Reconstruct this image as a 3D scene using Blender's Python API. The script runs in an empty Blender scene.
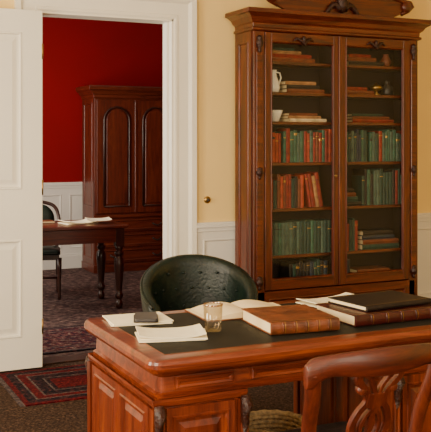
import bpy, math, random
from mathutils import Vector, Matrix
random.seed(7)
D = bpy.data
SC = bpy.context.scene

# ------------------------------------------------------------ materials
def new_mat(name):
    m = D.materials.new(name); m.use_nodes = True
    nt = m.node_tree; b = nt.nodes['Principled BSDF']
    return m, nt, b
def ramp(nt, fac, stops):
    r = nt.nodes.new('ShaderNodeValToRGB')
    e = r.color_ramp.elements
    while len(e) < len(stops): e.new(0.5)
    for i, (p, c) in enumerate(stops):
        e[i].position = p; e[i].color = (c[0], c[1], c[2], 1)
    nt.links.new(fac, r.inputs[0]); return r
def coords(nt, scale=(1, 1, 1), kind='Object'):
    tc = nt.nodes.new('ShaderNodeTexCoord'); mp = nt.nodes.new('ShaderNodeMapping')
    mp.inputs['Scale'].default_value = scale
    nt.links.new(tc.outputs[kind], mp.inputs[0]); return mp.outputs[0]
def noise(nt, vec, scale, detail=4, dist=0.0, rough=0.5):
    n = nt.nodes.new('ShaderNodeTexNoise')
    n.inputs['Scale'].default_value = scale; n.inputs['Detail'].default_value = detail
    n.inputs['Distortion'].default_value = dist; n.inputs['Roughness'].default_value = rough
    nt.links.new(vec, n.inputs['Vector']); return n.outputs[0]
def bump(nt, b, h, strength, dist=0.01):
    bp = nt.nodes.new('ShaderNodeBump'); bp.inputs['Strength'].default_value = strength
    bp.inputs['Distance'].default_value = dist
    nt.links.new(h, bp.inputs['Height']); nt.links.new(bp.outputs[0], b.inputs['Normal'])
def plain(name, col, rough=0.5, var=0.12, nscale=6, metal=0.0, bmp=0.0, bscale=60, coat=0.0, spec=0.5):
    m, nt, b = new_mat(name)
    v = coords(nt); n = noise(nt, v, nscale, 4)
    lo = tuple(c*(1-var) for c in col); hi = tuple(min(1, c*(1+var)) for c in col)
    r = ramp(nt, n, [(0.3, lo), (0.7, hi)])
    nt.links.new(r.outputs[0], b.inputs['Base Color'])
    b.inputs['Roughness'].default_value = rough; b.inputs['Metallic'].default_value = metal
    b.inputs['Coat Weight'].default_value = coat; b.inputs['Specular IOR Level'].default_value = spec
    if bmp: bump(nt, b, noise(nt, v, bscale, 5), bmp)
    return m
def wood(name, dark, mid, light, axis='z', rough=0.33, coat=0.25, s=1.0):
    m, nt, b = new_mat(name)
    sc = {'z': (9*s, 9*s, 0.8*s), 'x': (0.8*s, 9*s, 9*s), 'y': (9*s, 0.8*s, 9*s)}[axis]
    v = coords(nt, sc)
    n1 = noise(nt, v, 1.6, 8, 1.6, 0.6)
    r = ramp(nt, n1, [(0.28, dark), (0.5, mid), (0.74, light)])
    v2 = coords(nt, tuple(4*k for k in sc)); n2 = noise(nt, v2, 4, 4)
    mx = nt.nodes.new('ShaderNodeMix'); mx.data_type = 'RGBA'; mx.blend_type = 'MULTIPLY'
    mx.inputs[0].default_value = 0.5
    r2 = ramp(nt, n2, [(0.35, (0.5, 0.45, 0.45)), (0.6, (1, 1, 1))])
    nt.links.new(r.outputs[0], mx.inputs[6]); nt.links.new(r2.outputs[0], mx.inputs[7])
    nt.links.new(mx.outputs[2], b.inputs['Base Color'])
    b.inputs['Roughness'].default_value = rough; b.inputs['Coat Weight'].default_value = coat
    b.inputs['Coat Roughness'].default_value = 0.15
    bump(nt, b, n2, 0.08)
    return m

dk, md, lt = (0.026, 0.0030, 0.0010), (0.098, 0.0130, 0.0028), (0.185, 0.032, 0.0055)
WV = wood('mahogany_vertical', dk, md, lt, 'z')
WH = wood('mahogany_horizontal', dk, md, lt, 'x')
WY = wood('mahogany_cross', dk, md, lt, 'y')
dk, md, lt = (0.036, 0.0040, 0.0010), (0.150, 0.021, 0.0034), (0.30, 0.056, 0.0075)
DV = wood('desk_wood_vertical', dk, md, lt, 'z')
DH = wood('desk_wood_horizontal', dk, md, lt, 'x')
dk, md, lt = (0.028, 0.0034, 0.0010), (0.100, 0.0135, 0.0028), (0.19, 0.034, 0.0060)
CV = wood('chair_wood_vertical', dk, md, lt, 'z', 0.4)
CH = wood('chair_wood_horizontal', dk, md, lt, 'x', 0.4)
dk, md, lt = (0.042, 0.0056, 0.0022), (0.115, 0.018, 0.0055), (0.175, 0.033, 0.009)
RV = wood('wardrobe_wood_v', dk, md, lt, 'z', 0.4)
RH = wood('wardrobe_wood_h', dk, md, lt, 'x', 0.4)
WDK = wood('dark_wood', (0.010, 0.003, 0.0015), (0.030, 0.007, 0.003), (0.055, 0.014, 0.006), 'z', 0.35)
CARV = plain('carved_dark_wood', (0.030, 0.007, 0.003), 0.4, 0.5, 50, bmp=0.6, bscale=120)
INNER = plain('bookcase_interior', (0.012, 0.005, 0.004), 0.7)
WHITE = plain('white_paint', (0.82, 0.78, 0.68), 0.42, 0.03, 2)
WHITE2 = plain('wainscot_white_paint', (0.74, 0.71, 0.64), 0.5, 0.03, 2)
YEL = plain('pale_yellow_wall', (0.86, 0.62, 0.235), 0.85, 0.04, 1.2, bmp=0.03, bscale=200)
RED = plain('crimson_wall', (0.225, 0.0025, 0.0045), 0.85, 0.10, 1.0, bmp=0.03, bscale=200, spec=.2)
CEIL = plain('ceiling_plaster', (0.80, 0.77, 0.70), 0.9, 0.02, 1)
BRASS = plain('aged_brass', (0.45, 0.28, 0.09), 0.35, 0.15, 20, metal=1.0)
BLACK = plain('black_iron', (0.02, 0.018, 0.016), 0.4)
PAPER = plain('aged_paper', (0.82, 0.66, 0.39), 0.8, 0.06, 12)
PAPER2 = plain('white_paper', (0.90, 0.80, 0.57), 0.8, 0.05, 14)
GLEATH = plain('green_leather', (0.0022, 0.0085, 0.0052), 0.40, 0.4, 14, bmp=0.3, bscale=60, spec=.4)
DLEATH = plain('desk_leather', (0.010, 0.009, 0.006), 0.6, 0.3, 10, bmp=0.1, bscale=150, spec=.2)
BRN = plain('brown_leather', (0.145, 0.036, 0.009), 0.42, 0.6, 14, bmp=0.25, bscale=60)
BLKL = plain('black_leather', (0.012, 0.007, 0.006), 0.45, 0.4, 20, bmp=0.2, bscale=80, spec=.3)
OXB = plain('oxblood_leather', (0.050, 0.006, 0.004), 0.35, 0.4, 20, bmp=0.15, bscale=80)
GOLD = plain('gilt', (0.45, 0.26, 0.07), 0.4, 0.1, 20, metal=0.8)

def glass_mat(name, tint=(1, 1, 1), gloss=0.04, power=0.3, mul=0.6):
    m = D.materials.new(name); m.use_nodes = True; nt = m.node_tree
    nt.nodes.clear(); o = nt.nodes.new('ShaderNodeOutputMaterial')
    t = nt.nodes.new('ShaderNodeBsdfTransparent'); g = nt.nodes.new('ShaderNodeBsdfGlossy')
    g.inputs['Roughness'].default_value = 0.03
    v = coords(nt); n = noise(nt, v, 2.0, 1)
    r = ramp(nt, n, [(0.0, tuple(0.97*c for c in tint)), (1.0, tint)])
    nt.links.new(r.outputs[0], t.inputs[0])
    lw = nt.nodes.new('ShaderNodeLayerWeight'); lw.inputs[0].default_value = power
    ad = nt.nodes.new('ShaderNodeMath'); ad.operation = 'MULTIPLY_ADD'; ad.inputs[1].default_value = mul; ad.inputs[2].default_value = gloss
    nt.links.new(lw.outputs['Facing'], ad.inputs[0])
    mx = nt.nodes.new('ShaderNodeMixShader')
    nt.links.new(ad.outputs[0], mx.inputs[0]); nt.links.new(t.outputs[0], mx.inputs[1])
    nt.links.new(g.outputs[0], mx.inputs[2]); nt.links.new(mx.outputs[0], o.inputs[0])
    return m
GLASS = glass_mat('cabinet_glass', (0.96, 0.97, 0.94), 0.02, 0.3, 0.07)
TUMB = glass_mat('tumbler_glass', (0.95, 0.92, 0.86), 0.04, 0.30, 0.35)

def carpet(name, c1, c2, c3, s1, s2, bm=0.5):
    m, nt, b = new_mat(name)
    v = coords(nt)
    n = noise(nt, v, s1, 3, 0.3, 0.7)
    r = ramp(nt, n, [(0.36, c1), (0.5, c2), (0.66, c3)])
    vo = nt.nodes.new('ShaderNodeTexVoronoi'); vo.inputs['Scale'].default_value = s2
    nt.links.new(v, vo.inputs['Vector'])
    r2 = ramp(nt, vo.outputs['Distance'], [(0.1, (1.25, 1.2, 1.1)), (0.6, (0.45, 0.45, 0.45))])
    mx = nt.nodes.new('ShaderNodeMix'); mx.data_type = 'RGBA'; mx.blend_type = 'MULTIPLY'; mx.inputs[0].default_value = 0.8
    nt.links.new(r.outputs[0], mx.inputs[6]); nt.links.new(r2.outputs[0], mx.inputs[7])
    nt.links.new(mx.outputs[2], b.inputs['Base Color'])
    b.inputs['Roughness'].default_value = 0.95; b.inputs['Specular IOR Level'].default_value = 0.1
    bump(nt, b, n, bm)
    return m
CARP = carpet('brown_tweed_carpet', (0.020, 0.011, 0.008), (0.062, 0.034, 0.024), (0.13, 0.078, 0.053), 75, 40)
CARP2 = carpet('mauve_patterned_carpet', (0.060, 0.034, 0.038), (0.13, 0.078, 0.074), (0.23, 0.16, 0.135), 22, 14)
ORI = carpet('oriental_rug_pile', (0.02, 0.015, 0.035), (0.10, 0.018, 0.022), (0.24, 0.18, 0.16), 24, 16)
RRED = carpet('rug_red_pile', (0.055, 0.003, 0.006), (0.10, 0.005, 0.009), (0.14, 0.014, 0.016), 60, 50)
RNAV = carpet('rug_navy_pile', (0.006, 0.005, 0.010), (0.016, 0.009, 0.016), (0.09, 0.03, 0.03), 45, 30)
RGRY = carpet('rug_grey_pile', (0.06, 0.045, 0.05), (0.12, 0.09, 0.09), (0.18, 0.135, 0.125), 60, 40)

# ------------------------------------------------------------ mesh builder
class MB:
    def __init__(s): s.v = []; s.f = []; s.m = []; s.sm = []; s.mats = []
    def mi(s, mat):
        if mat not in s.mats: s.mats.append(mat)
        return s.mats.index(mat)
    def add(s, vs, fs, mat, smooth=False, M=None):
        o = len(s.v); k = s.mi(mat)
        for p in vs:
            p = Vector(p)
            if M is not None: p = M @ p
            s.v.append(p)
        for f in fs:
            s.f.append([i+o for i in f]); s.m.append(k); s.sm.append(smooth)
    def box(s, x0, x1, y0, y1, z0, z1, mat, M=None):
        vs = [(x0,y0,z0),(x1,y0,z0),(x1,y1,z0),(x0,y1,z0),(x0,y0,z1),(x1,y0,z1),(x1,y1,z1),(x0,y1,z1)]
        s.add(vs, [(0,3,2,1),(4,5,6,7),(0,1,5,4),(1,2,6,5),(2,3,7,6),(3,0,4,7)], mat, False, M)
    def loft(s, rings, mat, smooth=True, cap=True, M=None, closed=True):
        n = len(rings[0]); vs = [p for r in rings for p in r]; fs = []
        for i in range(len(rings)-1):
            for j in range(n if closed else n-1):
                a = i*n+j; b = i*n+(j+1) % n
                fs.append((a, b, b+n, a+n))
        if cap:
            fs.append(tuple(reversed(range(n)))); fs.append(tuple(range((len(rings)-1)*n, len(rings)*n)))
        s.add(vs, fs, mat, smooth, M)
    def lathe(s, prof, c, mat, seg=24, M=None, smooth=True, cap=True):
        rings = [[(c[0]+r*math.cos(2*math.pi*k/seg), c[1]+r*math.sin(2*math.pi*k/seg), c[2]+z) for k in range(seg)] for r, z in prof]
        s.loft(rings, mat, smooth, cap, M)
    def tube(s, path, rad, mat, seg=8, M=None, flat=1.0):
        path = [Vector(p) for p in path]; rings = []; up = None
        for i, p in enumerate(path):
            t = (path[min(i+1, len(path)-1)]-path[max(i-1, 0)]).normalized()
            if up is None:
                up = Vector((0, 0, 1)) if abs(t.z) < 0.9 else Vector((0, 1, 0))
            a = t.cross(up).normalized(); b = a.cross(t).normalized(); up = b
            r = rad[i] if isinstance(rad, (list, tuple)) else rad
            rings.append([p + a*(r*math.cos(2*math.pi*k/seg)) + b*(r*flat*math.sin(2*math.pi*k/seg)) for k in range(seg)])
        s.loft(rings, mat, True, True, M)
    def poly(s, pts, d0, d1, P, mat, M=None):
        n = len(pts); vs = [P(u, w, d0) for u, w in pts]+[P(u, w, d1) for u, w in pts]
        fs = [tuple(reversed(range(n))), tuple(range(n, 2*n))]+[(i, (i+1) % n, (i+1) % n+n, i+n) for i in range(n)]
        s.add(vs, fs, mat, False, M)
    def panelled(s, P, u0, u1, w0, w1, rects, t, mat, pmat=None, rec=0.014, bev=0.022, raised=True):
        """framed face with recessed, fielded panels"""
        pmat = pmat or mat; rec = min(rec, t-.0015)
        us = sorted({u0, u1}|{r[0] for r in rects}|{r[1] for r in rects})
        ws = sorted({w0, w1}|{r[2] for r in rects}|{r[3] for r in rects})
        for i in range(len(us)-1):
            for j in range(len(ws)-1):
                cu = (us[i]+us[i+1])/2; cw = (ws[j]+ws[j+1])/2
                if any(r[0] < cu < r[1] and r[2] < cw < r[3] for r in rects): continue
                s.add([P(us[i],ws[j],t),P(us[i+1],ws[j],t),P(us[i+1],ws[j+1],t),P(us[i],ws[j+1],t)], [(0,1,2,3)], mat)
        for a, b, c, d in rects:
            steps = [(0, t), (0.004, t+0.005), (0.012, t+0.004), (0.018, t-rec)]
            steps += [(0.018+bev*0.5, t-rec), (0.018+bev*1.5, t-0.003)] if raised else []
            rr = [[P(a+k, c+k, q), P(b-k, c+k, q), P(b-k, d-k, q), P(a+k, d-k, q)] for k, q in steps]
            s.loft(rr, pmat, False, False)
            s.add(rr[-1], [(0, 1, 2, 3)], pmat)
        s.loft([[P(u0,w0,q),P(u1,w0,q),P(u1,w1,q),P(u0,w1,q)] for q in (0, t)], mat, False, False)
    def obj(s, name, loc=(0, 0, 0), rot=0, bevel=0, seg=2, parent=None, scale=1):
        me = D.meshes.new(name); me.from_pydata([tuple(v) for v in s.v], [], s.f)
        for m in s.mats: me.materials.append(m)
        me.polygons.foreach_set('material_index', s.m); me.polygons.foreach_set('use_smooth', s.sm)
        import bmesh
        bm = bmesh.new(); bm.from_mesh(me); bmesh.ops.recalc_face_normals(bm, faces=bm.faces); bm.to_mesh(me); bm.free()
        me.update()
        o = D.objects.new(name, me); SC.collection.objects.link(o)
        o.location = loc; o.rotation_euler = (0, 0, rot); o.scale = (scale,)*3
        if bevel:
            md_ = o.modifiers.new('bevel', 'BEVEL'); md_.width = bevel; md_.segments = seg
            md_.limit_method = 'ANGLE'; md_.angle_limit = math.radians(50)
        if parent: o.parent = parent
        return o
def rrect(x0, x1, y0, y1, r, z, n=6):
    pts = []
    for cx, cy, a0 in ((x1-r, y1-r, 0), (x0+r, y1-r, 90), (x0+r, y0+r, 180), (x1-r, y0+r, 270)):
        for k in range(n+1):
            a = math.radians(a0+90*k/n); pts.append((cx+r*math.cos(a), cy+r*math.sin(a), z))
    return pts
FRONT = lambda Y: (lambda u, w, d: (u, Y-d, w))      # faces -Y
LEFT = lambda X: (lambda u, w, d: (X-d, u, w))       # faces -X
RIGHT = lambda X: (lambda u, w, d: (X+d, u, w))
def smooth_pts(p, n=6):
    out = []
    for i in range(len(p)-1):
        p0 = p[max(i-1, 0)]; p1 = p[i]; p2 = p[i+1]; p3 = p[min(i+2, len(p)-1)]
        for k in range(n):
            t = k/n
            out.append(tuple(.5*((2*p1[j])+(-p0[j]+p2[j])*t+(2*p0[j]-5*p1[j]+4*p2[j]-p3[j])*t*t+(-p0[j]+3*p1[j]-3*p2[j]+p3[j])*t**3) for j in range(len(p1))))
    out.append(p[-1]); return out

# ------------------------------------------------------------ room shell
YW, YW2, YB = 5.85, 6.00, 10.2
XL, XR, YS, HC = -1.7, 5.3, -1.8, 3.15
OX0, OX1, OH = 1.46, 2.427, 2.38
b = MB(); b.box(XL-0.1, XR+0.1, YS-0.1, 5.93, -0.1, 0, CARP); b.obj('floor')
b = MB(); b.box(0.3, XR+0.1, 5.93, YB+0.1, -0.1, 0, CARP2); b.obj('floor_back_room')
b = MB(); b.box(XL-0.1, XR+0.1, YS-0.1, YB+0.1, HC, HC+0.1, CEIL); b.obj('ceiling')
b = MB()
for y0, y1, m in ((YW, 5.925, YEL), (5.925, YW2, RED)):
    b.box(XL-0.1, OX0, y0, y1, 0, HC, m); b.box(OX1, XR+0.1, y0, y1, 0, HC, m); b.box(OX0, OX1, y0, y1, OH, HC, m)
b.obj('wall_back')
b = MB(); b.box(XR, XR+0.1, YS, YW, 0, HC, YEL); b.obj('wall_right')
b = MB(); b.box(0.3, XR+0.1, YB, YB+0.1, 0, HC, RED); b.obj('wall_back_room_far')
b = MB(); b.box(XR, XR+0.1, YW2, YB, 0, HC, RED); b.obj('wall_back_room_right')
def wall_with_window(name, P, u0, u1, wins, mat):
    b = MB()
    us = sorted({u0, u1}|{w[0] for w in wins}|{w[1] for w in wins})
    z0, z1 = 0.75, 2.75
    def pb(a, c, d, e):
        p0 = P(a, d, 0); p1 = P(c, e, 0.1)
        b.box(min(p0[0], p1[0]), max(p0[0], p1[0]), min(p0[1], p1[1]), max(p0[1], p1[1]), d, e, mat)
    for i in range(len(us)-1):
        a, c = us[i], us[i+1]
        if any(w[0] <= a and c <= w[1] for w in wins): pb(a, c, 0, z0); pb(a, c, z1, HC)
        else: pb(a, c, 0, HC)
    b.obj(name)
def window(name, P, a, c):
    z0, z1 = 0.75, 2.75; b = MB()
    def pb(a, c, d, e, q0, q1, m=WHITE):
        p0 = P(a, d, q0); p1 = P(c, e, q1)
        b.box(min(p0[0], p1[0]), max(p0[0], p1[0]), min(p0[1], p1[1]), max(p0[1], p1[1]), d, e, m)
    for q in ((a, a+.05, z0, z1), (c-.05, c, z0, z1), (a+.05, c-.05, z0, z0+.05), (a+.05, c-.05, z1-.05, z1), (a+.05, c-.05, 1.73, 1.78), ((a+c)/2-.012, (a+c)/2+.012, z0+.05, 1.73), ((a+c)/2-.012, (a+c)/2+.012, 1.78, z1-.05)):
        pb(*q, 0.03, 0.07)
    pb(a-.1, a, z0-.1, z1+.1, -.025, 0); pb(c, c+.1, z0-.1, z1+.1, -.025, 0); pb(a, c, z1, z1+.1, -.025, 0); pb(a, c, z0-.1, z0, -.045, 0)
    b.obj(name)
PL = lambda u, w, d: (XL-d, u, w)
PS = lambda u, w, d: (u, YS-d, w)
PB = lambda u, w, d: (0.4-d, u, w)
wall_with_window('wall_left', PL, YS, YW, [(0.6, 1.8), (3.2, 4.4)], YEL)
window('window_1', PL, 0.6, 1.8); window('window_2', PL, 3.2, 4.4)
wall_with_window('wall_front', PS, XL, XR, [(-0.6, 0.6), (2.0, 3.2)], YEL)
window('fill_window_3', PS, -0.6, 0.6); window('fill_window_4', PS, 2.0, 3.2)  # unseen windows behind the camera, added as openings for soft fill
wall_with_window('wall_back_room_left', PB, YW2, YB, [(7.2, 8.6)], RED)
window('window_5', PB, 7.2, 8.6)

CAS = 0.172
def wains(name, a, c, Y, hr, rects, m=WHITE2):
    b = MB(); P = FRONT(Y)
    b.panelled(P, a, c, 0.0, hr, rects, 0.012, m, rec=0.008, bev=0.008, raised=False)
    b.obj('trim_wainscot_'+name)
    b = MB(); b.box(a, c, Y-0.022, Y-0.0121, hr-0.03, hr, m); b.box(a, c, Y-0.034, Y, hr, hr+0.022, m); b.box(a, c, Y-0.026, Y, hr+0.022, hr+0.038, m)
    b.obj('trim_chair_rail_'+name, bevel=0.003)
    b = MB(); b.box(a, c, Y-0.030, Y-0.0121, 0, 0.15, m); b.box(a, c, Y-0.022, Y-0.0121, 0.15, 0.175, m)
    b.obj('baseboard_'+name, bevel=0.003)
wains('back_right', OX1+CAS, XR, YW, 0.875, [(2.66, 3.50, 0.24, 0.79), (3.6, 4.42, 0.24, 0.79), (4.52, 5.2, 0.24, 0.79)])
wains('back_left', XL, OX0-CAS, YW, 0.875, [(-1.6, -.3, 0.24, 0.79), (-.2, 1.2, 0.24, 0.79)])
wains('far', 0.4, XR, YB, 0.985, [(0.5, 1.6, 0.24, 0.88), (1.7, 2.8, 0.24, 0.88), (2.9, 4.1, 0.24, 0.88), (4.2, 5.2, 0.24, 0.88)])

b = MB()
prof = [(0, .0), (0, .012), (.012, .018), (.03, .018), (.034, .012), (.115, .014), (.122, .022), (.135, .034), (.172, .036), (.172, 0)]
def casing(Y, sgn):
    rings = []
    for q, d in prof:
        y = Y-sgn*d
        rings.append([(OX0-q, y, 0), (OX0-q, y, OH+q), (OX1+q, y, OH+q), (OX1+q, y, 0)])
    b.loft(rings, WHITE, False, False, closed=False)
casing(YW, 1); casing(YW2, -1)
b.box(OX0-.001, OX0+.014, YW-.011, YW2+.011, 0, OH, WHITE); b.box(OX1-.014, OX1+.001, YW-.011, YW2+.011, 0, OH, WHITE)
b.box(OX0, OX1, YW-.011, YW2+.011, OH-.014, OH+.001, WHITE)
b.box(OX0+.014, OX0+.028, YW+.05, YW2-.04, 0, OH-.014, WHITE); b.box(OX1-.028, OX1-.014, YW+.05, YW2-.04, 0, OH-.014, WHITE)
b.obj('trim_door_casing')
b = MB(); b.box(OX0+.014, OX1-.014, YW-.01, YW2+.01, 0, 0.012, WDK); b.obj('trim_threshold', bevel=.004)

# open door leaf folded back against the wall
b = MB(); x0, x1 = 0.50, 1.452; zt = 2.368; yf = 5.765
b.box(x0, x1, yf, 5.80, 0.012, zt, WHITE)
xm = (x0+x1)/2
rects = [(x0+.135, xm-.05, .22, .86), (xm+.05, x1-.135, .22, .86), (x0+.135, xm-.05, 1.19, 2.22), (xm+.05, x1-.135, 1.19, 2.22)]
b.panelled(FRONT(yf), x0, x1, 0.012, zt, rects, 0.012, WHITE, rec=0.011, bev=0.03)
for z in (.28, 1.2, 2.1): b.lathe([(.008, -.05), (.008, .05)], (x1+.001, yf-.006, z), BRASS, 10)
Mk = Matrix.Translation((x0+.07, yf-.012, 1.0)) @ Matrix.Rotation(math.radians(90), 4, 'X')
b.lathe([(.028, 0), (.028, .006), (.011, .01), (.011, .035), (.024, .042), (.03, .055), (.024, .068), (.006, .072)], (0, 0, 0), BRASS, 20, M=Mk)
b.obj('door_1')

b = MB(); Mk = Matrix.Translation((2.697, YW, 1.077)) @ Matrix.Rotation(math.radians(90), 4, 'X')
b.lathe([(.026, 0), (.026, .006), (.020, .012)], (0, 0, 0), BRASS, 20, M=Mk); b.lathe([(.012, .012), (.011, .026), (.006, .03)], (0, 0, 0), BLACK, 14, M=Mk)
b.obj('light_switch')

# ------------------------------------------------------------ bookcase
BX0, BX1, BY0, BY1 = 2.91, 4.35, 5.52, 5.80
BXM = (BX0+BX1)/2
ZT = 2.30
b = MB()
b.box(BX0, BX0+.03, BY0+.03, BY1, .0, ZT, WV); b.box(BX1-.03, BX1, BY0+.03, BY1, 0, ZT, WV)
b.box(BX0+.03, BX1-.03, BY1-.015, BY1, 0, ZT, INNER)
b.box(BX0+.03, BX1-.03, BY0+.03, BY1-.015, ZT-.03, ZT, WH)
b.box(BX0+.03, BX1-.03, BY0+.03, BY1-.015, .40, .43, WH)
b.panelled(LEFT(BX0), BY0+.03, BY1, 0.0, ZT, [(BY0+.07, BY1-.05, .55, 2.22), (BY0+.07, BY1-.05, .1, .48)], .008, WV, rec=.006, bev=.012)
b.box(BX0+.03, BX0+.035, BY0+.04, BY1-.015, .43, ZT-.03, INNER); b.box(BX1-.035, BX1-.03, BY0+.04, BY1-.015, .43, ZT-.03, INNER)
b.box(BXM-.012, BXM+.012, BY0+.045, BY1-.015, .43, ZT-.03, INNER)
SH = [2.085, 1.862, 1.648, 1.350, 1.015, .675]
for z in SH:
    for a, c in ((BX0+.035, BXM-.012), (BXM+.012, BX1-.035)):
        b.box(a, c, BY0+.06, BY1-.015, z-.022, z, WH)
for xa in (BX0, BX1-.085):
    b.box(xa, xa+.085, BY0, BY0+.03, 0, ZT, WV)
    b.box(xa+.018, xa+.067, BY0-.010, BY0, .52, 2.14, WH)
    for zc, s in ((2.20, 1.0), (1.28, .7), (.50, .8)):
        b.lathe([(.004, -.07*s), (.014, -.05*s), (.010, -.035*s), (.026, -.012*s), (.030, .01*s), (.018, .032*s), (.024, .045*s), (.006, .06*s)], (xa+.042, BY0-.008, zc), CARV, 12)
b.panelled(FRONT(BY0), BX0+.085, BX1-.085, .0, .43, [(BX0+.12, BXM-.03, .12, .38), (BXM+.03, BX1-.12, .12, .38)], .008, WH, rec=.008)
b.box(BX0-.015, BX1+.015, BY0-.02, BY0-.0081, 0, .085, WH)
b.box(BX0+.03, BX1-.03, BY0, BY0+.03, .0, .43, WH)
for a, c in ((BX0+.088, BXM-.003), (BXM+.003, BX1-.088)):
    st = .052; z0, z1 = .44, 2.285
    y0, y1 = BY0-.006, BY0+.022
    b.box(a, a+st, y0, y1, z0, z1, WV); b.box(c-st, c, y0, y1, z0, z1, WV)
    b.box(a+st, c-st, y0, y1, z1-.065, z1, WH); b.box(a+st, c-st, y0, y1, z0, z0+.07, WH)
    A, C, E, F = a+st, c-st, z0+.07, z1-.065
    rings = [[(A+k, y0-d, E+k), (C-k, y0-d, E+k), (C-k, y0-d, F-k), (A+k, y0-d, F-k)] for k, d in ((-.006, 0), (-.004, .006), (.004, .005), (.012, -.012))]
    b.loft(rings, WV, False, False)
    b.add([(A, BY0+.01, E), (C, BY0+.01, E), (C, BY0+.01, F), (A, BY0+.01, F)], [(0, 1, 2, 3)], GLASS)
    cx = (a+c)/2
    b.tube([(cx-.085, y0-.008, F+.012), (cx-.055, y0-.012, F+.03), (cx-.02, y0-.015, F+.012), (cx, y0-.018, F-.012), (cx+.02, y0-.015, F+.012), (cx+.055, y0-.012, F+.03), (cx+.085, y0-.008, F+.012)], [.005, .011, .012, .016, .012, .011, .005], CARV, 8)
    b.lathe([(.003, -.03), (.015, -.01), (.018, .01), (.004, .03)], (cx, y0-.012, F+.02), CARV, 10)
b.box(BXM-.014, BXM+.014, BY0-.016, BY0-.0061, .44, 2.285, WV)
Mk = Matrix.Translation((BXM-.04, BY0-.006, 1.25)) @ Matrix.Rotation(math.radians(90), 4, 'X')
b.lathe([(.010, 0), (.010, .004), (.004, .006), (.008, .016), (.003, .02)], (0, 0, 0), BRASS, 12, M=Mk)
def ring_c(o, z): return [(BX0-o, BY0-o, z), (BX1+o, BY0-o, z), (BX1+o, BY1, z), (BX0-o, BY1, z)]
b.loft([ring_c(o, z) for o, z in ((.004, 2.288), (.022, 2.296), (.022, 2.312), (.010, 2.316), (.012, 2.345), (.03, 2.36), (.045, 2.385), (.075, 2.405), (.092, 2.410), (.092, 2.435), (.086, 2.442))], WH, False, True)
cx = BXM+.06
half = [(.47, .0), (.49, .03), (.55, .055), (.62, .085), (.66, .12), (.64, .15), (.56, .16), (.46, .18), (.36, .21), (.24, .25), (.12, .29), (.0, .31)]
pts = [(cx+u, 2.44+w) for u, w in half]+[(cx-u, 2.44+w) for u, w in reversed(half[:-1])]
b.poly(pts, 0, .03, FRONT(5.62), WH)
hp = [(cx-u, 5.585, 2.44+w) for u, w in half[2:]]+[(cx+u, 5.585, 2.44+w) for u, w in reversed(half[2:-1])]
b.tube(hp, .016, WH, 8)
b.box(cx-.47, cx+.47, 5.56, 5.68, 2.441, 2.465, WH)
for s_ in (-1, 1):
    b.tube([(cx+s_*(.02+.16*t), 5.575, 2.50+.035*math.sin(5*t)-.02*t) for t in [i/10 for i in range(11)]], [.03-.002*i for i in range(11)], CARV, 8)
    Mk = Matrix.Translation((cx+s_*.60, 5.59, 2.44+.115)) @ Matrix.Rotation(math.radians(90), 4, 'X')
    b.lathe([(.045, 0), (.045, .02), (.02, .03)], (0, 0, 0), WH, 16, M=Mk)
b.lathe([(.005, -.06), (.035, -.045), (.05, 0), (.04, .05), (.02, .09), (.004, .11)], (cx, 5.58, 2.53), CARV, 14)
b.obj('bookcase', bevel=.002, seg=1)

# books
BC = {k: plain('book_'+k, c, .6, .35, 25) for k, c in {
    'maroon': (.20, .014, .010), 'green': (.028, .095, .060), 'darkgreen': (.010, .040, .030), 'brown': (.15, .036, .014), 'tan': (.32, .16, .07),
    'navy': (.015, .026, .045), 'black': (.012, .009, .008), 'cream': (.60, .48, .30), 'rust': (.32, .040, .016), 'grey': (.050, .095, .072)}.items()}
b = MB()
def book_up(x, th, h, dp, z, mat, lean=0.0, yf=5.595):
    M = Matrix.Translation((x, 0, z)) @ Matrix.Rotation(lean, 4, 'Y')
    n = 4; arc = [(th/2-th/2*math.cos(math.pi*k/n), yf-.006*math.sin(math.pi*k/n)) for k in range(n+1)]
    base = arc+[(th, yf+dp), (0, yf+dp)]
    b.loft([[(u, v, 0) for u, v in base], [(u, v, h) for u, v in base]], mat, False, True, M)
    if random.random() < .55:
        gm = GOLD if random.random() < .7 else BC['black']; hh = h*random.choice((.72, .78, .84)); tk = random.choice((.005, .007, .016))
        b.loft([[(u, v-.0012, hh+q) for u, v in arc] for q in (0, tk)], gm, False, False, M, closed=False)
def row(x0, x1, z, h0, h1, cols, t0=.018, t1=.036, leans=0.0):
    x = x0
    while True:
        th = random.uniform(t0, t1)
        if x+th > x1: break
        book_up(x, th, random.uniform(h0, h1), random.uniform(.12, .16), z, BC[random.choice(cols)], 0); x += th+.0012
    return x
def leaning(x, z, n, cols, ang, h=.22):
    for i in range(n):
        th = random.uniform(.022, .032)
        book_up(x, th, h*random.uniform(.9, 1), .14, z+.0005+(th*math.sin(ang) if ang > 0 else 0), BC[random.choice(cols)], ang)
        x += th/math.cos(ang)+.002
def flat(x, z, items, yf=5.59):
    for w, d, t, c in items:
        yy = yf+random.uniform(0, .015); m = BC[c]
        b.box(x, x+w, yy, yy+d, z, z+.003, m); b.box(x, x+w, yy, yy+d, z+t-.003, z+t, m)
        b.loft([[(x, yy, z+.003), (x, yy-.006, z+t/2), (x, yy, z+t-.003), (x, yy+.004, z+t/2)], [(x+w, yy, z+.003), (x+w, yy-.006, z+t/2), (x+w, yy, z+t-.003), (x+w, yy+.004, z+t/2)]], m, False)
        b.box(x, x+w, yy, yy+.004, z+.003, z+t-.003, m)
        b.box(x+.004, x+w-.004, yy+.004, yy+d-.003, z+.003, z+t-.003, PAPER); z += t+.0005; x += random.uniform(-.01, .012)
L0, L1, R0, R1 = BX0+.04, BXM-.016, BXM+.016, BX1-.04
flat(3.10, 2.0855, [(.36, .15, .03, 'brown'), (.34, .14, .028, 'maroon'), (.26, .14, .022, 'tan'), (.2, .13, .02, 'darkgreen')])
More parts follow.
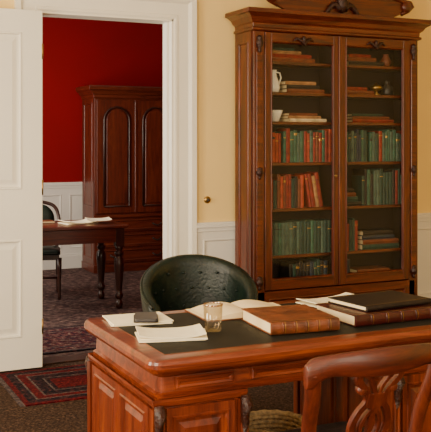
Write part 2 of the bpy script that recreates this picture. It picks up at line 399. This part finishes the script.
flat(3.22, 1.8625, [(.32, .16, .028, 'brown'), (.28, .15, .03, 'black'), (.26, .14, .025, 'tan')])
flat(3.76, 2.0855, [(.32, .15, .03, 'black'), (.26, .14, .03, 'brown'), (.2, .14, .022, 'maroon')])
flat(3.74, 1.8625, [(.26, .15, .03, 'brown'), (.2, .14, .026, 'maroon')])
flat(3.24, 1.6485, [(.32, .16, .024, 'cream'), (.28, .15, .02, 'tan'), (.24, .14, .02, 'brown')])
flat(3.80, 1.6485, [(.38, .16, .025, 'maroon'), (.34, .15, .022, 'brown'), (.28, .14, .02, 'darkgreen')])
row(L0+.01, 3.19, 1.3505, .20, .22, ['maroon', 'brown', 'rust'], .018, .03); row(3.192, L1, 1.3505, .21, .255, ['green', 'rust', 'maroon', 'maroon', 'grey', 'brown', 'green'])
row(R0+.005, 3.95, 1.3505, .20, .25, ['grey', 'darkgreen', 'green', 'navy']); row(3.952, R1-.005, 1.3505, .21, .25, ['darkgreen', 'maroon', 'green', 'grey'])
row(L0+.01, 3.37, 1.0155, .20, .26, ['maroon', 'brown', 'rust', 'black', 'maroon', 'darkgreen'], .018, .034)
leaning(3.415, 1.0155, 4, ['brown', 'tan', 'maroon', 'rust'], -.18, .26)
flat(R0+.01, 1.0155, [(.22, .15, .03, 'black'), (.2, .15, .04, 'darkgreen'), (.18, .15, .03, 'brown'), (.17, .14, .03, 'black')])
row(3.88, R1-.01, 1.0155, .22, .28, ['darkgreen', 'black', 'green', 'maroon', 'grey'], .02, .035)
row(L0+.01, L1-.005, .6755, .235, .245, ['grey', 'darkgreen', 'grey', 'green'], .026, .036)
row(R0+.01, 3.86, .6755, .2, .25, ['maroon', 'darkgreen'], .02, .03)
flat(3.885, .6755, [(.34, .16, .04, 'darkgreen'), (.33, .15, .035, 'brown'), (.3, .15, .03, 'navy'), (.28, .14, .035, 'black')])
row(3.24, L1-.01, .4305, .17, .2, ['navy', 'black', 'darkgreen'], .025, .035)
row(R0+.01, 3.78, .4305, .17, .2, ['navy', 'maroon'], .025, .035)
flat(3.82, .4305, [(.36, .16, .035, 'maroon'), (.34, .15, .03, 'tan'), (.3, .15, .03, 'brown')])
b.obj('books_in_bookcase')
# white porcelain jug (tapering, with spout and handle) on the second shelf
PORC = plain('white_porcelain', (.92, .90, .84), .25, .03, 10)
b = MB(); jx, jy, jz = 3.135, 5.645, 1.8625
b.lathe([(.036, 0), (.044, .006), (.050, .035), (.043, .075), (.028, .115), (.023, .145), (.028, .165), (.024, .165), (.018, .14)], (jx, jy, jz), PORC, 24)
b.tube([(jx+.024, jy, jz+.15), (jx+.055, jy, jz+.145), (jx+.066, jy, jz+.11), (jx+.048, jy, jz+.06)], .006, PORC, 8)
b.tube([(jx-.018, jy, jz+.140), (jx-.034, jy, jz+.168)], [.014, .007], PORC, 8)
b.obj('porcelain_jug')
b = MB(); b.lathe([(.03, 0), (.035, .01), (.055, .06), (.062, .085), (.056, .083), (.03, .015)], (3.155, 5.66, 1.6485), PORC, 20); b.obj('porcelain_bowl')
b = MB(); b.lathe([(.03, 0), (.032, .006), (.012, .02), (.014, .03), (.05, .05), (.052, .065), (.02, .085), (.006, .10)], (4.06, 5.66, 1.8625), BRASS, 20); b.obj('brass_inkstand')
b = MB(); b.lathe([(.035, 0), (.042, .01), (.042, .07), (.02, .085), (.018, .11), (.022, .115)], (4.17, 5.67, 1.8625), BLACK, 20); b.obj('ink_bottle')
b = MB(); b.lathe([(.025, 0), (.03, .01), (.045, .04), (.03, .07), (.018, .09), (.026, .10)], (4.15, 5.66, 2.0855), BC['brown'], 20); b.obj('small_vase')

# ------------------------------------------------------------ desk
DX0, DX1, DY0, DY1 = 1.07, 2.60, 2.765, 3.585
b = MB()
def rl(rings, mat, smooth=False, cap=True, r=.05, x0=DX0, x1=DX1, y0=DY0, y1=DY1):
    b.loft([rrect(x0+o, x1-o, y0+o, y1-o, max(.006, r-o), z) for o, z in rings], mat, smooth, cap)
rl([(.030, .700), (.022, .704), (.010, .712), (.004, .720), (.0, .728), (.0, .742), (.004, .752), (.012, .759), (.02, .760)], DH)
lz = .7605
b.add([(DX0+.075, DY0+.075, lz), (DX1-.075, DY0+.075, lz), (DX1-.075, DY1-.075, lz), (DX0+.075, DY1-.075, lz)], [(0, 1, 2, 3)], DLEATH)
for (a, c, d, e) in ((DX0+.075, DX1-.075, DY0+.075, DY0+.079), (DX0+.075, DX1-.075, DY1-.079, DY1-.075), (DX0+.075, DX0+.079, DY0+.079, DY1-.079), (DX1-.079, DX1-.075, DY0+.079, DY1-.079)):
    b.box(a, c, d, e, .7600, .7610, BRN)
rl([(.05, .615), (.035, .620), (.033, .632), (.045, .638), (.047, .690), (.03, .700)], DH, r=.07)
F1 = FRONT(DY0+.047)
KX0, KX1 = 1.435, 2.10
for a, c in ((DX0+.10, KX0-.03), (KX0+.03, KX1-.03), (KX1+.03, DX1-.1)):
    b.panelled(F1, a, c, .642, .688, [(a+.008, c-.008, .647, .683)], .004, DH, rec=.002, bev=.004, raised=False)
def pedestal(x0, x1):
    y0, y1 = DY0+.05, DY1-.05
    b.box(x0, x1, y0, y1, .09, .618, DV)
    b.box(x0-.018, x1+.018, y0-.018, y1+.018, 0, .075, DH); b.loft([[(x0-o, y0-o, z), (x1+o, y0-o, z), (x1+o, y1+o, z), (x0-o, y1+o, z)] for o, z in ((.018, .075), (.012, .09), (.004, .096))], DH, False, False)
    b.loft([[(x0-o, y0-o, z), (x1+o, y0-o, z), (x1+o, y1+o, z), (x0-o, y1+o, z)] for o, z in ((.001, .585), (.012, .592), (.016, .606), (.016, .618))], DH, False, False)
    b.panelled(FRONT(y0), x0+.035, x1-.035, .10, .583, [(x0+.055, x1-.055, .125, .555)], .014, DV, rec=.012, bev=.02)
    ym = (y0+y1)/2
    for Pf, X in ((LEFT, x0), (RIGHT, x1)):
        b.panelled(Pf(X), y0+.035, y1-.035, .10, .583, [(y0+.07, ym-.025, .125, .555), (ym+.025, y1-.07, .125, .555)], .014, DV, rec=.012, bev=.02)
    for px_ in (x0, x1):
        for py_ in (y0, y1):
            b.box(px_-.018, px_+.018, py_-.018, py_+.018, .10, .585, DV)
            oy = -1 if py_ == y0 else 1
            for dx in (-.009, .009):
                b.tube([(px_+dx, py_+oy*.018, .20), (px_+dx, py_+oy*.022, .50)], .006, DV, 8)
            b.tube([(px_, py_+oy*.018, .46), (px_, py_+oy*.03, .50), (px_, py_+oy*.028, .535), (px_, py_+oy*.042, .57), (px_, py_+oy*.03, .60)], [.006, .014, .016, .022, .018], CARV, 10)
pedestal(1.105, KX0); pedestal(KX1, 2.565)
b.obj('writing_desk', bevel=.0015, seg=1)

TZ = .7622
b = MB(); b.lathe([(.031, 0), (.034, .004), (.039, .105), (.0365, .105), (.032, .012), (.001, .011)], (1.463, 3.118, TZ), TUMB, 32, cap=False)
b.lathe([(0.001, 0.0), (.031, 0)], (1.463, 3.118, TZ), TUMB, 32, cap=False)
b.lathe([(.0388, .099), (.0396, .104), (.038, .106), (.0363, .104), (.0370, .099)], (1.463, 3.118, TZ), glass_mat('amber_rim', (.75, .45, .18), .2, .4, .4), 32, cap=False)
b.obj('glass_tumbler')
def sheets(b, cx, cy, w, d, rot, z, n=3, mat=PAPER2, curl=.012, th=.004):
    for k in range(n):
        r = rot+random.uniform(-.07, .07); ox, oy = random.uniform(-.008, .008), random.uniform(-.008, .008)
        M = Matrix.Translation((cx+ox, cy+oy, z+k*(th+.0008))) @ Matrix.Rotation(r, 4, 'Z')
        nx = 8; vs = []; fs = []
        for q in (0, 1):
            for i in range(nx+1):
                u = i/nx; zz = (curl*(abs(u-.5)*2)**3 if k == n-1 else 0)+q*th
                vs += [(-w/2+w*u, -d/2, zz), (-w/2+w*u, d/2, zz)]
        o = 2*(nx+1)
        for i in range(nx):
            a = 2*i; fs += [(a, a+1, a+3, a+2), (o+a, o+a+2, o+a+3, o+a+1), (a, a+2, o+a+2, o+a), (a+1, o+a+1, o+a+3, a+3)]
        fs += [(0, o, o+1, 1), (2*nx, 2*nx+1, o+2*nx+1, o+2*nx)]
        b.add(vs, fs, mat, False, M)
b = MB(); sheets(b, 1.262, 3.43, .25, .20, -.12, TZ, 2, curl=0); b.obj('letter_sheets')
b = MB(); sheets(b, 1.275, 3.09, .25, .17, -.30, TZ, 3, th=.005); b.obj('folded_documents')
b = MB(); sheets(b, 2.22, 3.43, .30, .17, .12, TZ, 2); b.obj('letter_sheets.001')
b = MB(); M = Matrix.Translation((1.29, 3.40, TZ+.0095)) @ Matrix.Rotation(-.35, 4, 'Z')
b.loft([rrect(-.05, .05, -.08, .08, .012, z)[:] for z in (0, .004)], BLKL, False, True, M); b.loft([rrect(-.045, .045, -.078, .076, .012, z) for z in (.0045, .014)], plain('slate_leather', (.05, .045, .045), .5), False, True, M)
b.obj('leather_wallet')
b = MB(); M = Matrix.Translation((1.735, 3.40, TZ)) @ Matrix.Rotation(-.05, 4, 'Z')
n = 10; w = .21; d = .26
for s_ in (-1, 1):
    rings = []
    for i in range(n+1):
        u = i/n; x = s_*(.002+w*u); zt = .006+.026*math.sin(math.pi*min(1, u*1.0+.12))**.8*(1-.45*u)
        rings.append([(x, -d/2, .004), (x, d/2, .004), (x, d/2, zt), (x, -d/2, zt)])
    b.loft(rings, PAPER, False, True, M)
b.box(-w-.008, w+.008, -d/2-.006, d/2+.006, 0, .0039, BRN, M)
b.obj('open_book')
def closed_book(name, cx, cy, w, d, t, rot, z, cov, bands=True):
    b = MB(); M = Matrix.Translation((cx, cy, z)) @ Matrix.Rotation(rot, 4, 'Z')
    c = .004
    b.box(-w/2, w/2, -d/2, d/2, 0, c, cov, M); b.box(-w/2, w/2, -d/2, d/2, t-c, t, cov, M)
    b.box(-w/2+.006, w/2-.006, -d/2+.004, d/2-.006, c, t-c, PAPER, M)
    k = 8; arc = [(-d/2-.010*math.sin(math.pi*i/k), t/2-t/2*math.cos(math.pi*i/k)) for i in range(k+1)]
    b.loft([[(x, y, zz) for y, zz in arc]+[(x, -d/2+.004, t), (x, -d/2+.004, 0)] for x in (-w/2, w/2)], cov, False, True, M)
    if bands:
        for i in range(1, 6):
            x = -w/2+w*i/6
            b.tube([(x, y-.001, zz) for y, zz in arc[2:-1]], .003, cov, 6, M)
            b.loft([[(x+q, y-.0012, zz) for y, zz in arc] for q in (.008, .010)], GOLD, False, False, M, closed=False)
    for (a, e, f, g) in ((-w/2+.012, w/2-.012, -d/2+.014, -d/2+.0155), (-w/2+.012, w/2-.012, d/2-.0155, d/2-.014)):
        b.box(a, e, f, g, t, t+.0005, GOLD, M)
    b.obj(name, bevel=.0015, seg=1)
closed_book('leather_book', 1.785, 3.085, .29, .31, .048, -.10, TZ, BRN)
closed_book('leather_book.001', 2.225, 3.085, .45, .29, .045, .02, TZ, OXB)
closed_book('leather_book.002', 2.25, 3.115, .36, .25, .022, .10, TZ+.047, BLKL, bands=False)

# ------------------------------------------------------------ green tub chair
b = MB()
R0_, N = .250, 40; rings = []
def tubtop(ph): return .64+.250*(max(0, math.cos(ph*.66)))**1.3
for i in range(N+1):
    ph = math.radians(-118+236*i/N)
    top = tubtop(ph)
    if i in (0, N): top -= .02
    c_, s__ = math.cos(ph), math.sin(ph)
    fl = .030*(top-.42)/.4
    prof_ = [(R0_+.02, .36), (R0_+.045+fl*.4, .5), (R0_+.055+fl, top-.05), (R0_+.058+fl, top-.02), (R0_+.04+fl, top), (R0_+.01+fl, top), (R0_-.008+fl, top-.02), (R0_-.004+fl*.8, top-.06), (R0_-.012, .52), (R0_-.01, .36)]
    rings.append([(r*s__, r*c_, z) for r, z in prof_])
b.loft(rings, GLEATH, True, True)
pp = []
for i in range(N+1):
    ph = math.radians(-118+236*i/N); t = tubtop(ph); r = R0_+.050+.030*(t-.42)/.4
    pp.append((r*math.sin(ph), r*math.cos(ph), t-.012))
b.tube(pp, .009, GLEATH, 6)
for row_, z in enumerate((.50, .60, .70, .79)):
    for k in range(-4, 5):
        p = math.radians(k*22+(11 if row_ % 2 else 0))
        if z > tubtop(p)-.055: continue
        r = R0_-.002+.015*(z-.5)/.3
        b.lathe([(.001, -.008), (.008, -.005), (.010, 0), (.008, .005), (.001, .008)], (r*math.sin(p), r*math.cos(p), z), GLEATH, 8)
b.loft([rrect(-.245+o, .245-o, -.27+o, .225-o, .12-o*.5, z) for o, z in ((.02, .36), (0, .385), (0, .42), (.012, .45), (.05, .468), (.12, .475))], GLEATH, True, True)
b.loft([rrect(-.24, .24, -.26, .22, .12, z) for z in (.32, .36)], WDK, False, True)
b.lathe([(.05, .10), (.05, .16), (.03, .18), (.03, .30), (.09, .32)], (0, 0, 0), BLACK, 16)
for k in range(4):
    a = math.radians(45+90*k); c_, s__ = math.cos(a), math.sin(a)
    b.tube([(.03*c_, .03*s__, .15), (.12*c_, .12*s__, .145), (.22*c_, .22*s__, .09), (.27*c_, .27*s__, .06)], [.028, .025, .02, .018], WDK, 10)
    M = Matrix.Translation((.27*c_, .27*s__, .025)) @ Matrix.Rotation(a, 4, 'Z') @ Matrix.Rotation(math.radians(90), 4, 'X')
    b.lathe([(.012, -.012), (.025, -.010), (.025, .010), (.012, .012)], (0, 0, 0), BLACK, 14, M=M)
b.obj('leather_desk_chair', loc=(1.955, 4.34, 0), rot=-.25, scale=.96)

# ------------------------------------------------------------ splat-back wooden chair
b = MB()
W2 = .235
def curvy(x, z):
    rake = -.10*max(0, (z-.45)/.4)**1.2
    return rake-.03*(1-(x/W2)**2)*max(0, min(1, (z-.45)/.35))
def bandpoly(pts, t=.024, mat=CV):
    n = len(pts)
    vs = [(x, curvy(x, z)-t/2, z) for x, z in pts]+[(x, curvy(x, z)+t/2, z) for x, z in pts]
    fs = [tuple(range(n)), tuple(reversed(range(n, 2*n)))]+[(i, (i+1) % n, (i+1) % n+n, i+n) for i in range(n)]
    b.add(vs, fs, mat)
def ribbon(center, widths, t=.02, mat=CV):
    L = []; Rr = []
    for i, (x, z) in enumerate(center):
        x0, z0 = center[max(i-1, 0)]; x1, z1 = center[min(i+1, len(center)-1)]
        dx, dz = x1-x0, z1-z0; l = math.hypot(dx, dz) or 1; nx, nz = -dz/l, dx/l; w = widths[i] if isinstance(widths, (list, tuple)) else widths
        L.append((x+nx*w/2, z+nz*w/2)); Rr.append((x-nx*w/2, z-nz*w/2))
    rings = [[(l[0], curvy(*l)-t/2, l[1]), (r[0], curvy(*r)-t/2, r[1]), (r[0], curvy(*r)+t/2, r[1]), (l[0], curvy(*l)+t/2, l[1])] for l, r in zip(L, Rr)]
    b.loft(rings, mat, False, True)
N = 24; rings = []
for i in range(N+1):
    x = -.265+.53*i/N; q = abs(x)/.265
    zt = .862-.018*q**2-.03*max(0, q-.9)/.1*.6
    zb = .785-.010*math.cos(q*math.pi)-.040*max(0, (q-.62)/.3)**2*(1 if q < .93 else .6)
    tt = .018-.004*q
    y = curvy(x if abs(x) < W2 else math.copysign(W2, x), .83)
    rings.append([(x, y-tt, zb+.012), (x, y-tt, zt-.012), (x, y-tt*.5, zt), (x, y+tt*.5, zt), (x, y+tt, zt-.012), (x, y+tt, zb+.012), (x, y+tt*.5, zb), (x, y-tt*.5, zb)])
b.loft(rings, CH, True, True)
SD = .38
for s_ in (-1, 1):
    pts = smooth_pts([(s_*.19, -.04, 0), (s_*.195, -.02, .2), (s_*.20, 0, .44), (s_*.212, -.025, .6), (s_*.226, -.07, .72), (s_*.238, -.09, .80)])
    b.tube(pts, [.021+.008*(i/len(pts)) for i in range(len(pts))], CV, 12, flat=.75)
    b.lathe([(.017, 0), (.02, .02), (.016, .05), (.024, .25), (.026, .36), (.02, .37), (.028, .38), (.028, .43)], (s_*.21, SD-.04, 0), CV, 14)
    b.box(s_*.20-.011, s_*.20+.011, .0, SD-.04, .385, .435, CV)
    b.tube([(s_*.193, 0, .16), (s_*.21, SD-.04, .16)], .011, CV, 8)
b.tube([(-.2, .17, .16), (.2, .17, .16)], .011, CV, 8)
b.box(-.2, .2, -.011, .011, .385, .435, CH); b.box(-.21, .21, SD-.05, SD-.029, .385, .435, CH)
b.loft([rrect(-.235+o, .235-o, -.02+o, SD-o, .03, z) for o, z in ((.008, .435), (0, .442), (0, .452), (.01, .458))], CH, False, True)
b.loft([rrect(-.2+o, .2-o, .03+o, SD-.03-o, .04, z) for o, z in ((0, .4585), (.006, .475), (.03, .487), (.08, .49))], BLKL, True, True)
for s_ in (-1, 1):
    ribbon([(s_*x, z) for x, z in smooth_pts([(.075, .80), (.078, .765), (.055, .735), (.032, .705), (.030, .680), (.055, .645), (.068, .60), (.055, .55), (.032, .51), (.038, .475), (.05, .455)])], .022)
    ribbon([(s_*x, z) for x, z in smooth_pts([(.030, .80), (.034, .77), (.018, .74), (.008, .71), (.006, .68)])], .014)
    ribbon([(s_*x, z) for x, z in smooth_pts([(.004, .66), (.026, .63), (.036, .595), (.026, .56), (.004, .535)])], .013)
    Mk = Matrix.Translation((s_*.058, curvy(.058, .72)+.014, .728)) @ Matrix.Rotation(math.radians(90), 4, 'X')
    b.lathe([(.012, 0), (.017, .003), (.017, .025), (.012, .028)], (0, 0, 0), CV, 14, M=Mk)
bandpoly([(-.034, .712), (.034, .712), (.034, .668), (.012, .655), (-.012, .655), (-.034, .668)])
bandpoly([(-.034, .535), (.034, .535), (.05, .455), (-.05, .455)])
bandpoly([(-.012, .66), (.012, .66), (.006, .53), (-.006, .53)], .018)
b.obj('splat_back_chair', loc=(1.640, 2.37, 0), rot=0, bevel=.003, seg=2)

# ------------------------------------------------------------ wicker basket
STRAW = plain('wicker', (.50, .33, .15), .7, .4, 60)
b = MB(); ns = 28; HB = .278
for j in range(14):
    z = .012+j*.0195; r = .110+.035*(z/HB)
    b.tube([((r+.005*math.cos(math.pi*k+(j % 2)*math.pi))*math.cos(2*math.pi*k/(ns*2)), (r+.005*math.cos(math.pi*k+(j % 2)*math.pi))*math.sin(2*math.pi*k/(ns*2)), z) for k in range(ns*2+1)], .0098, STRAW, 6)
for k in range(ns):
    a = 2*math.pi*k/ns; b.tube([(.110*math.cos(a), .110*math.sin(a), .004), (.145*math.cos(a), .145*math.sin(a), HB)], .004, STRAW, 6)
b.tube([(.147*math.cos(2*math.pi*k/48), .147*math.sin(2*math.pi*k/48), HB+.005+.002*math.sin(k*2)) for k in range(49)], .013, STRAW, 8)
b.lathe([(.001, .002), (.109, .002), (.109, .01), (.001, .01)], (0, 0, 0), STRAW, 28, cap=False)
b.obj('wicker_basket', loc=(1.85, 3.34, 0))

# ------------------------------------------------------------ rugs
def rug(name, x0, x1, y0, y1, bands, t=.008, z=0):
    b = MB(); o = 0
    b.box(x0, x1, y0, y1, z, z+t*.9, bands[0][1])
    for i, (w, m) in enumerate(bands):
        a = [(x0+o, y0+o, z+t), (x1-o, y0+o, z+t), (x1-o, y1-o, z+t), (x0+o, y1-o, z+t)]
        if i == len(bands)-1: b.add(a, [(0, 1, 2, 3)], m)
        else:
            o += w; c = [(x0+o, y0+o, z+t), (x1-o, y0+o, z+t), (x1-o, y1-o, z+t), (x0+o, y1-o, z+t)]
            b.add(a+c, [(0, 1, 5, 4), (1, 2, 6, 5), (2, 3, 7, 6), (3, 0, 4, 7)], m)
    for xx, s_ in ((x0, -1), (x1, 1)):
        k = y0+.01
        while k < y1: b.box(min(xx, xx+s_*.03), max(xx, xx+s_*.03), k, k+.006, z, z+.004, RGRY); k += .016
    b.obj(name)
rug('red_runner_rug', 1.16, 2.30, 4.97, 5.72, [(.03, RRED), (.05, RNAV), (.012, RGRY), (.05, RRED), (.012, RGRY), (.07, RNAV), (.012, RGRY), (.025, RNAV), (0, RRED)])
rug('oriental_rug', .9, 2.75, 6.12, 6.95, [(.03, RNAV), (.02, RGRY), (.10, ORI), (.02, RGRY), (0, ORI)])

# ------------------------------------------------------------ back-room wardrobe
WX0, WX1, WY0, WY1 = 3.05, 4.03, 9.68, 10.14
b = MB(); wm = (WX0+WX1)/2
b.box(WX0, WX1, WY0, WY1, .07, 2.03, RV)
b.panelled(LEFT(WX0), WY0+.02, WY1, .07, 2.03, [(WY0+.08, WY1-.06, .75, 1.95), (WY0+.08, WY1-.06, .15, .62)], .008, RV)
b.box(WX0-.02, WX1+.02, WY0-.025, WY1, 0, .09, RH)
b.loft([[(WX0-o, WY0-o, z), (WX1+o, WY0-o, z), (WX1+o, WY1+.01, z), (WX0-o, WY1+.01, z)] for o, z in ((.005, 2.0), (.02, 2.01), (.02, 2.04), (.035, 2.05), (.06, 2.085), (.085, 2.10), (.09, 2.135), (.08, 2.145))], RH, False, True)
b.box(WX0-.02, WX1+.02, WY0-.025, WY0, .625, .66, RH)
for a, c in ((WX0+.02, wm-.004), (wm+.004, WX1-.02)):
    b.box(a, c, WY0-.022, WY0, .68, 1.985, RV)
    A, C = a+.085, c-.075; E = .76; r = (C-A)/2; F = 1.90-r
    arch = [(A, E), (C, E)]+[((A+C)/2+r*math.cos(math.pi*k/14), F+r*math.sin(math.pi*k/14)) for k in range(15)]
    yy = WY0-.022
    b.tube([(u, yy-.004, w_) for u, w_ in arch+[arch[0]]], .013, WDK, 8)
    g = .028; r2 = r-g
    arch2 = [(A+g, E+g), (C-g, E+g)]+[((A+C)/2+r2*math.cos(math.pi*k/14), F+r2*math.sin(math.pi*k/14)) for k in range(15)]
    b.poly(arch2, -.001, .012, FRONT(yy), RV)
b.box(wm-.012, wm+.012, WY0-.03, WY0-.0221, .68, 1.985, RV)
for z0, z1 in ((.11, .27), (.29, .445), (.465, .615)):
    a, c = WX0+.03, WX1-.03
    b.panelled(FRONT(WY0), a, c, z0, z1, [(a+.02, c-.02, z0+.015, z1-.015)], .016, RH, rec=.008, raised=False)
    for kx in (a+.2, c-.2):
        b.tube([(kx-.05, WY0-.02, (z0+z1)/2+.01), (kx-.045, WY0-.045, (z0+z1)/2), (kx, WY0-.05, (z0+z1)/2-.018), (kx+.045, WY0-.045, (z0+z1)/2), (kx+.05, WY0-.02, (z0+z1)/2+.01)], .009, BLACK, 8)
b.obj('wardrobe', bevel=.003, seg=1)

# ------------------------------------------------------------ back-room table
b = MB(); TX0, TX1, TY0, TY1 = 1.45, 2.68, 7.47, 8.14
b.loft([rrect(TX0+o, TX1-o, TY0+o, TY1-o, .02, z) for o, z in ((.01, .728), (0, .735), (0, .75), (.008, .76))], WH, False, True)
b.box(TX0+.05, TX1-.05, TY0+.05, TY0+.07, .60, .728, WH); b.box(TX0+.05, TX1-.05, TY1-.07, TY1-.05, .60, .728, WH)
b.box(TX0+.05, TX0+.07, TY0+.07, TY1-.07, .60, .728, WY); b.box(TX1-.07, TX1-.05, TY0+.07, TY1-.07, .60, .728, WY)
lp = [(.020, 0), (.030, .015), (.036, .04), (.026, .07), (.020, .085), (.034, .10), (.040, .12), (.026, .145), (.028, .17), (.038, .30), (.046, .40), (.042, .45), (.026, .47), (.040, .485), (.042, .505), (.026, .52), (.034, .535), (.038, .56)]
for x in (TX0+.075, TX1-.075):
    for y in (TY0+.075, TY1-.075):
        b.lathe(lp, (x, y, 0), WDK, 16); b.box(x-.038, x+.038, y-.038, y+.038, .56, .727, WDK)
b.obj('side_table', bevel=.002, seg=1)
b = MB(); sheets(b, 2.30, 7.80, .30, .24, .2, .761, 2, curl=.02); sheets(b, 2.47, 7.72, .22, .28, -.2, .79, 1, curl=.01); b.obj('letter_sheets.002')
b = MB(); M = Matrix.Translation((2.00, 7.95, .761)); b.box(-.1, .1, -.07, .07, 0, .02, BRN, M); b.box(-.095, .101, -.071, .066, .003, .017, PAPER, M); b.obj('small_book')

b = MB()
for s_ in (-1, 1):
    b.tube(smooth_pts([(s_*.19, -.22, 0), (s_*.185, -.2, .2), (s_*.18, -.19, .43), (s_*.17, -.2, .58), (s_*.2, -.23, .72), (s_*.15, -.25, .86), (0, -.26, .91)]), .017, WDK, 10)
    b.lathe([(.013, 0), (.018, .03), (.014, .06), (.022, .3), (.024, .4)], (s_*.2, .2, 0), WDK, 12)
    b.tube([(s_*.186, -.2, .18), (s_*.2, .2, .18)], .010, WDK, 8)
b.tube([(-.17, -.2, .56), (.17, -.2, .56)], .015, WDK, 8)
b.tube([(-.19, 0, .18), (.19, 0, .18)], .010, WDK, 8)
ov = [(.155*math.cos(2*math.pi*k/24), .155*math.sin(2*math.pi*k/24)) for k in range(24)]
b.loft([[(u*q, -.225+y-.12*(w_*q)*.5, .73+w_*q) for u, w_ in ov] for q, y in ((.9, -.02), (1, -.01), (1, .01), (.85, .025), (.5, .034))], GLEATH, True, True)
b.box(-.2, .2, -.2, .21, .38, .43, WDK)
b.loft([rrect(-.21+o, .21-o, -.18+o, .23-o, .04, z) for o, z in ((0, .43), (0, .455), (.02, .475), (.08, .485))], GLEATH, True, True)
b.obj('upholstered_side_chair', loc=(2.09, 8.44, 0), rot=math.radians(165))

# ------------------------------------------------------------ lights
def area(name, loc, rot, sx, sy, power, col):
    l = D.lights.new(name, 'AREA'); l.shape = 'RECTANGLE'; l.size = sx; l.size_y = sy; l.energy = power; l.color = col
    o = D.objects.new(name, l); SC.collection.objects.link(o); o.location = loc; o.rotation_euler = [math.radians(a) for a in rot]
W = (1.0, .85, .63)
area('window_light_1', (XL+.03, 1.2, 1.75), (0, -90, 0), 1.9, 1.1, 185, W)
area('window_light_2', (XL+.03, 3.8, 1.75), (0, -90, 0), 1.9, 1.1, 150, W)
area('rear_fill_light_3', (0, YS+.03, 1.75), (90, 0, 0), 1.1, 1.9, 90, W)  # added fill lamp behind the camera, softens the left-hand key
area('rear_fill_light_4', (2.6, YS+.03, 1.75), (90, 0, 0), 1.1, 1.9, 50, W)  # weaker fill lamp, also added on the unseen rear wall
area('window_light_5', (.43, 7.9, 1.75), (0, -90, 0), 1.9, 1.3, 125, (1, .90, .76))
w = D.worlds.new('world'); SC.world = w; w.use_nodes = True
w.node_tree.nodes['Background'].inputs[0].default_value = (.9, .95, 1, 1); w.node_tree.nodes['Background'].inputs[1].default_value = .4

# ------------------------------------------------------------ camera
cam = D.cameras.new('camera'); co = D.objects.new('camera', cam); SC.collection.objects.link(co)
cam.sensor_fit = 'HORIZONTAL'; cam.sensor_width = 36; cam.lens = 73.5; cam.shift_y = -.1717
co.location = (0, 0, 1.5); co.rotation_euler = (math.radians(90), 0, math.radians(-25.3))
SC.camera = co
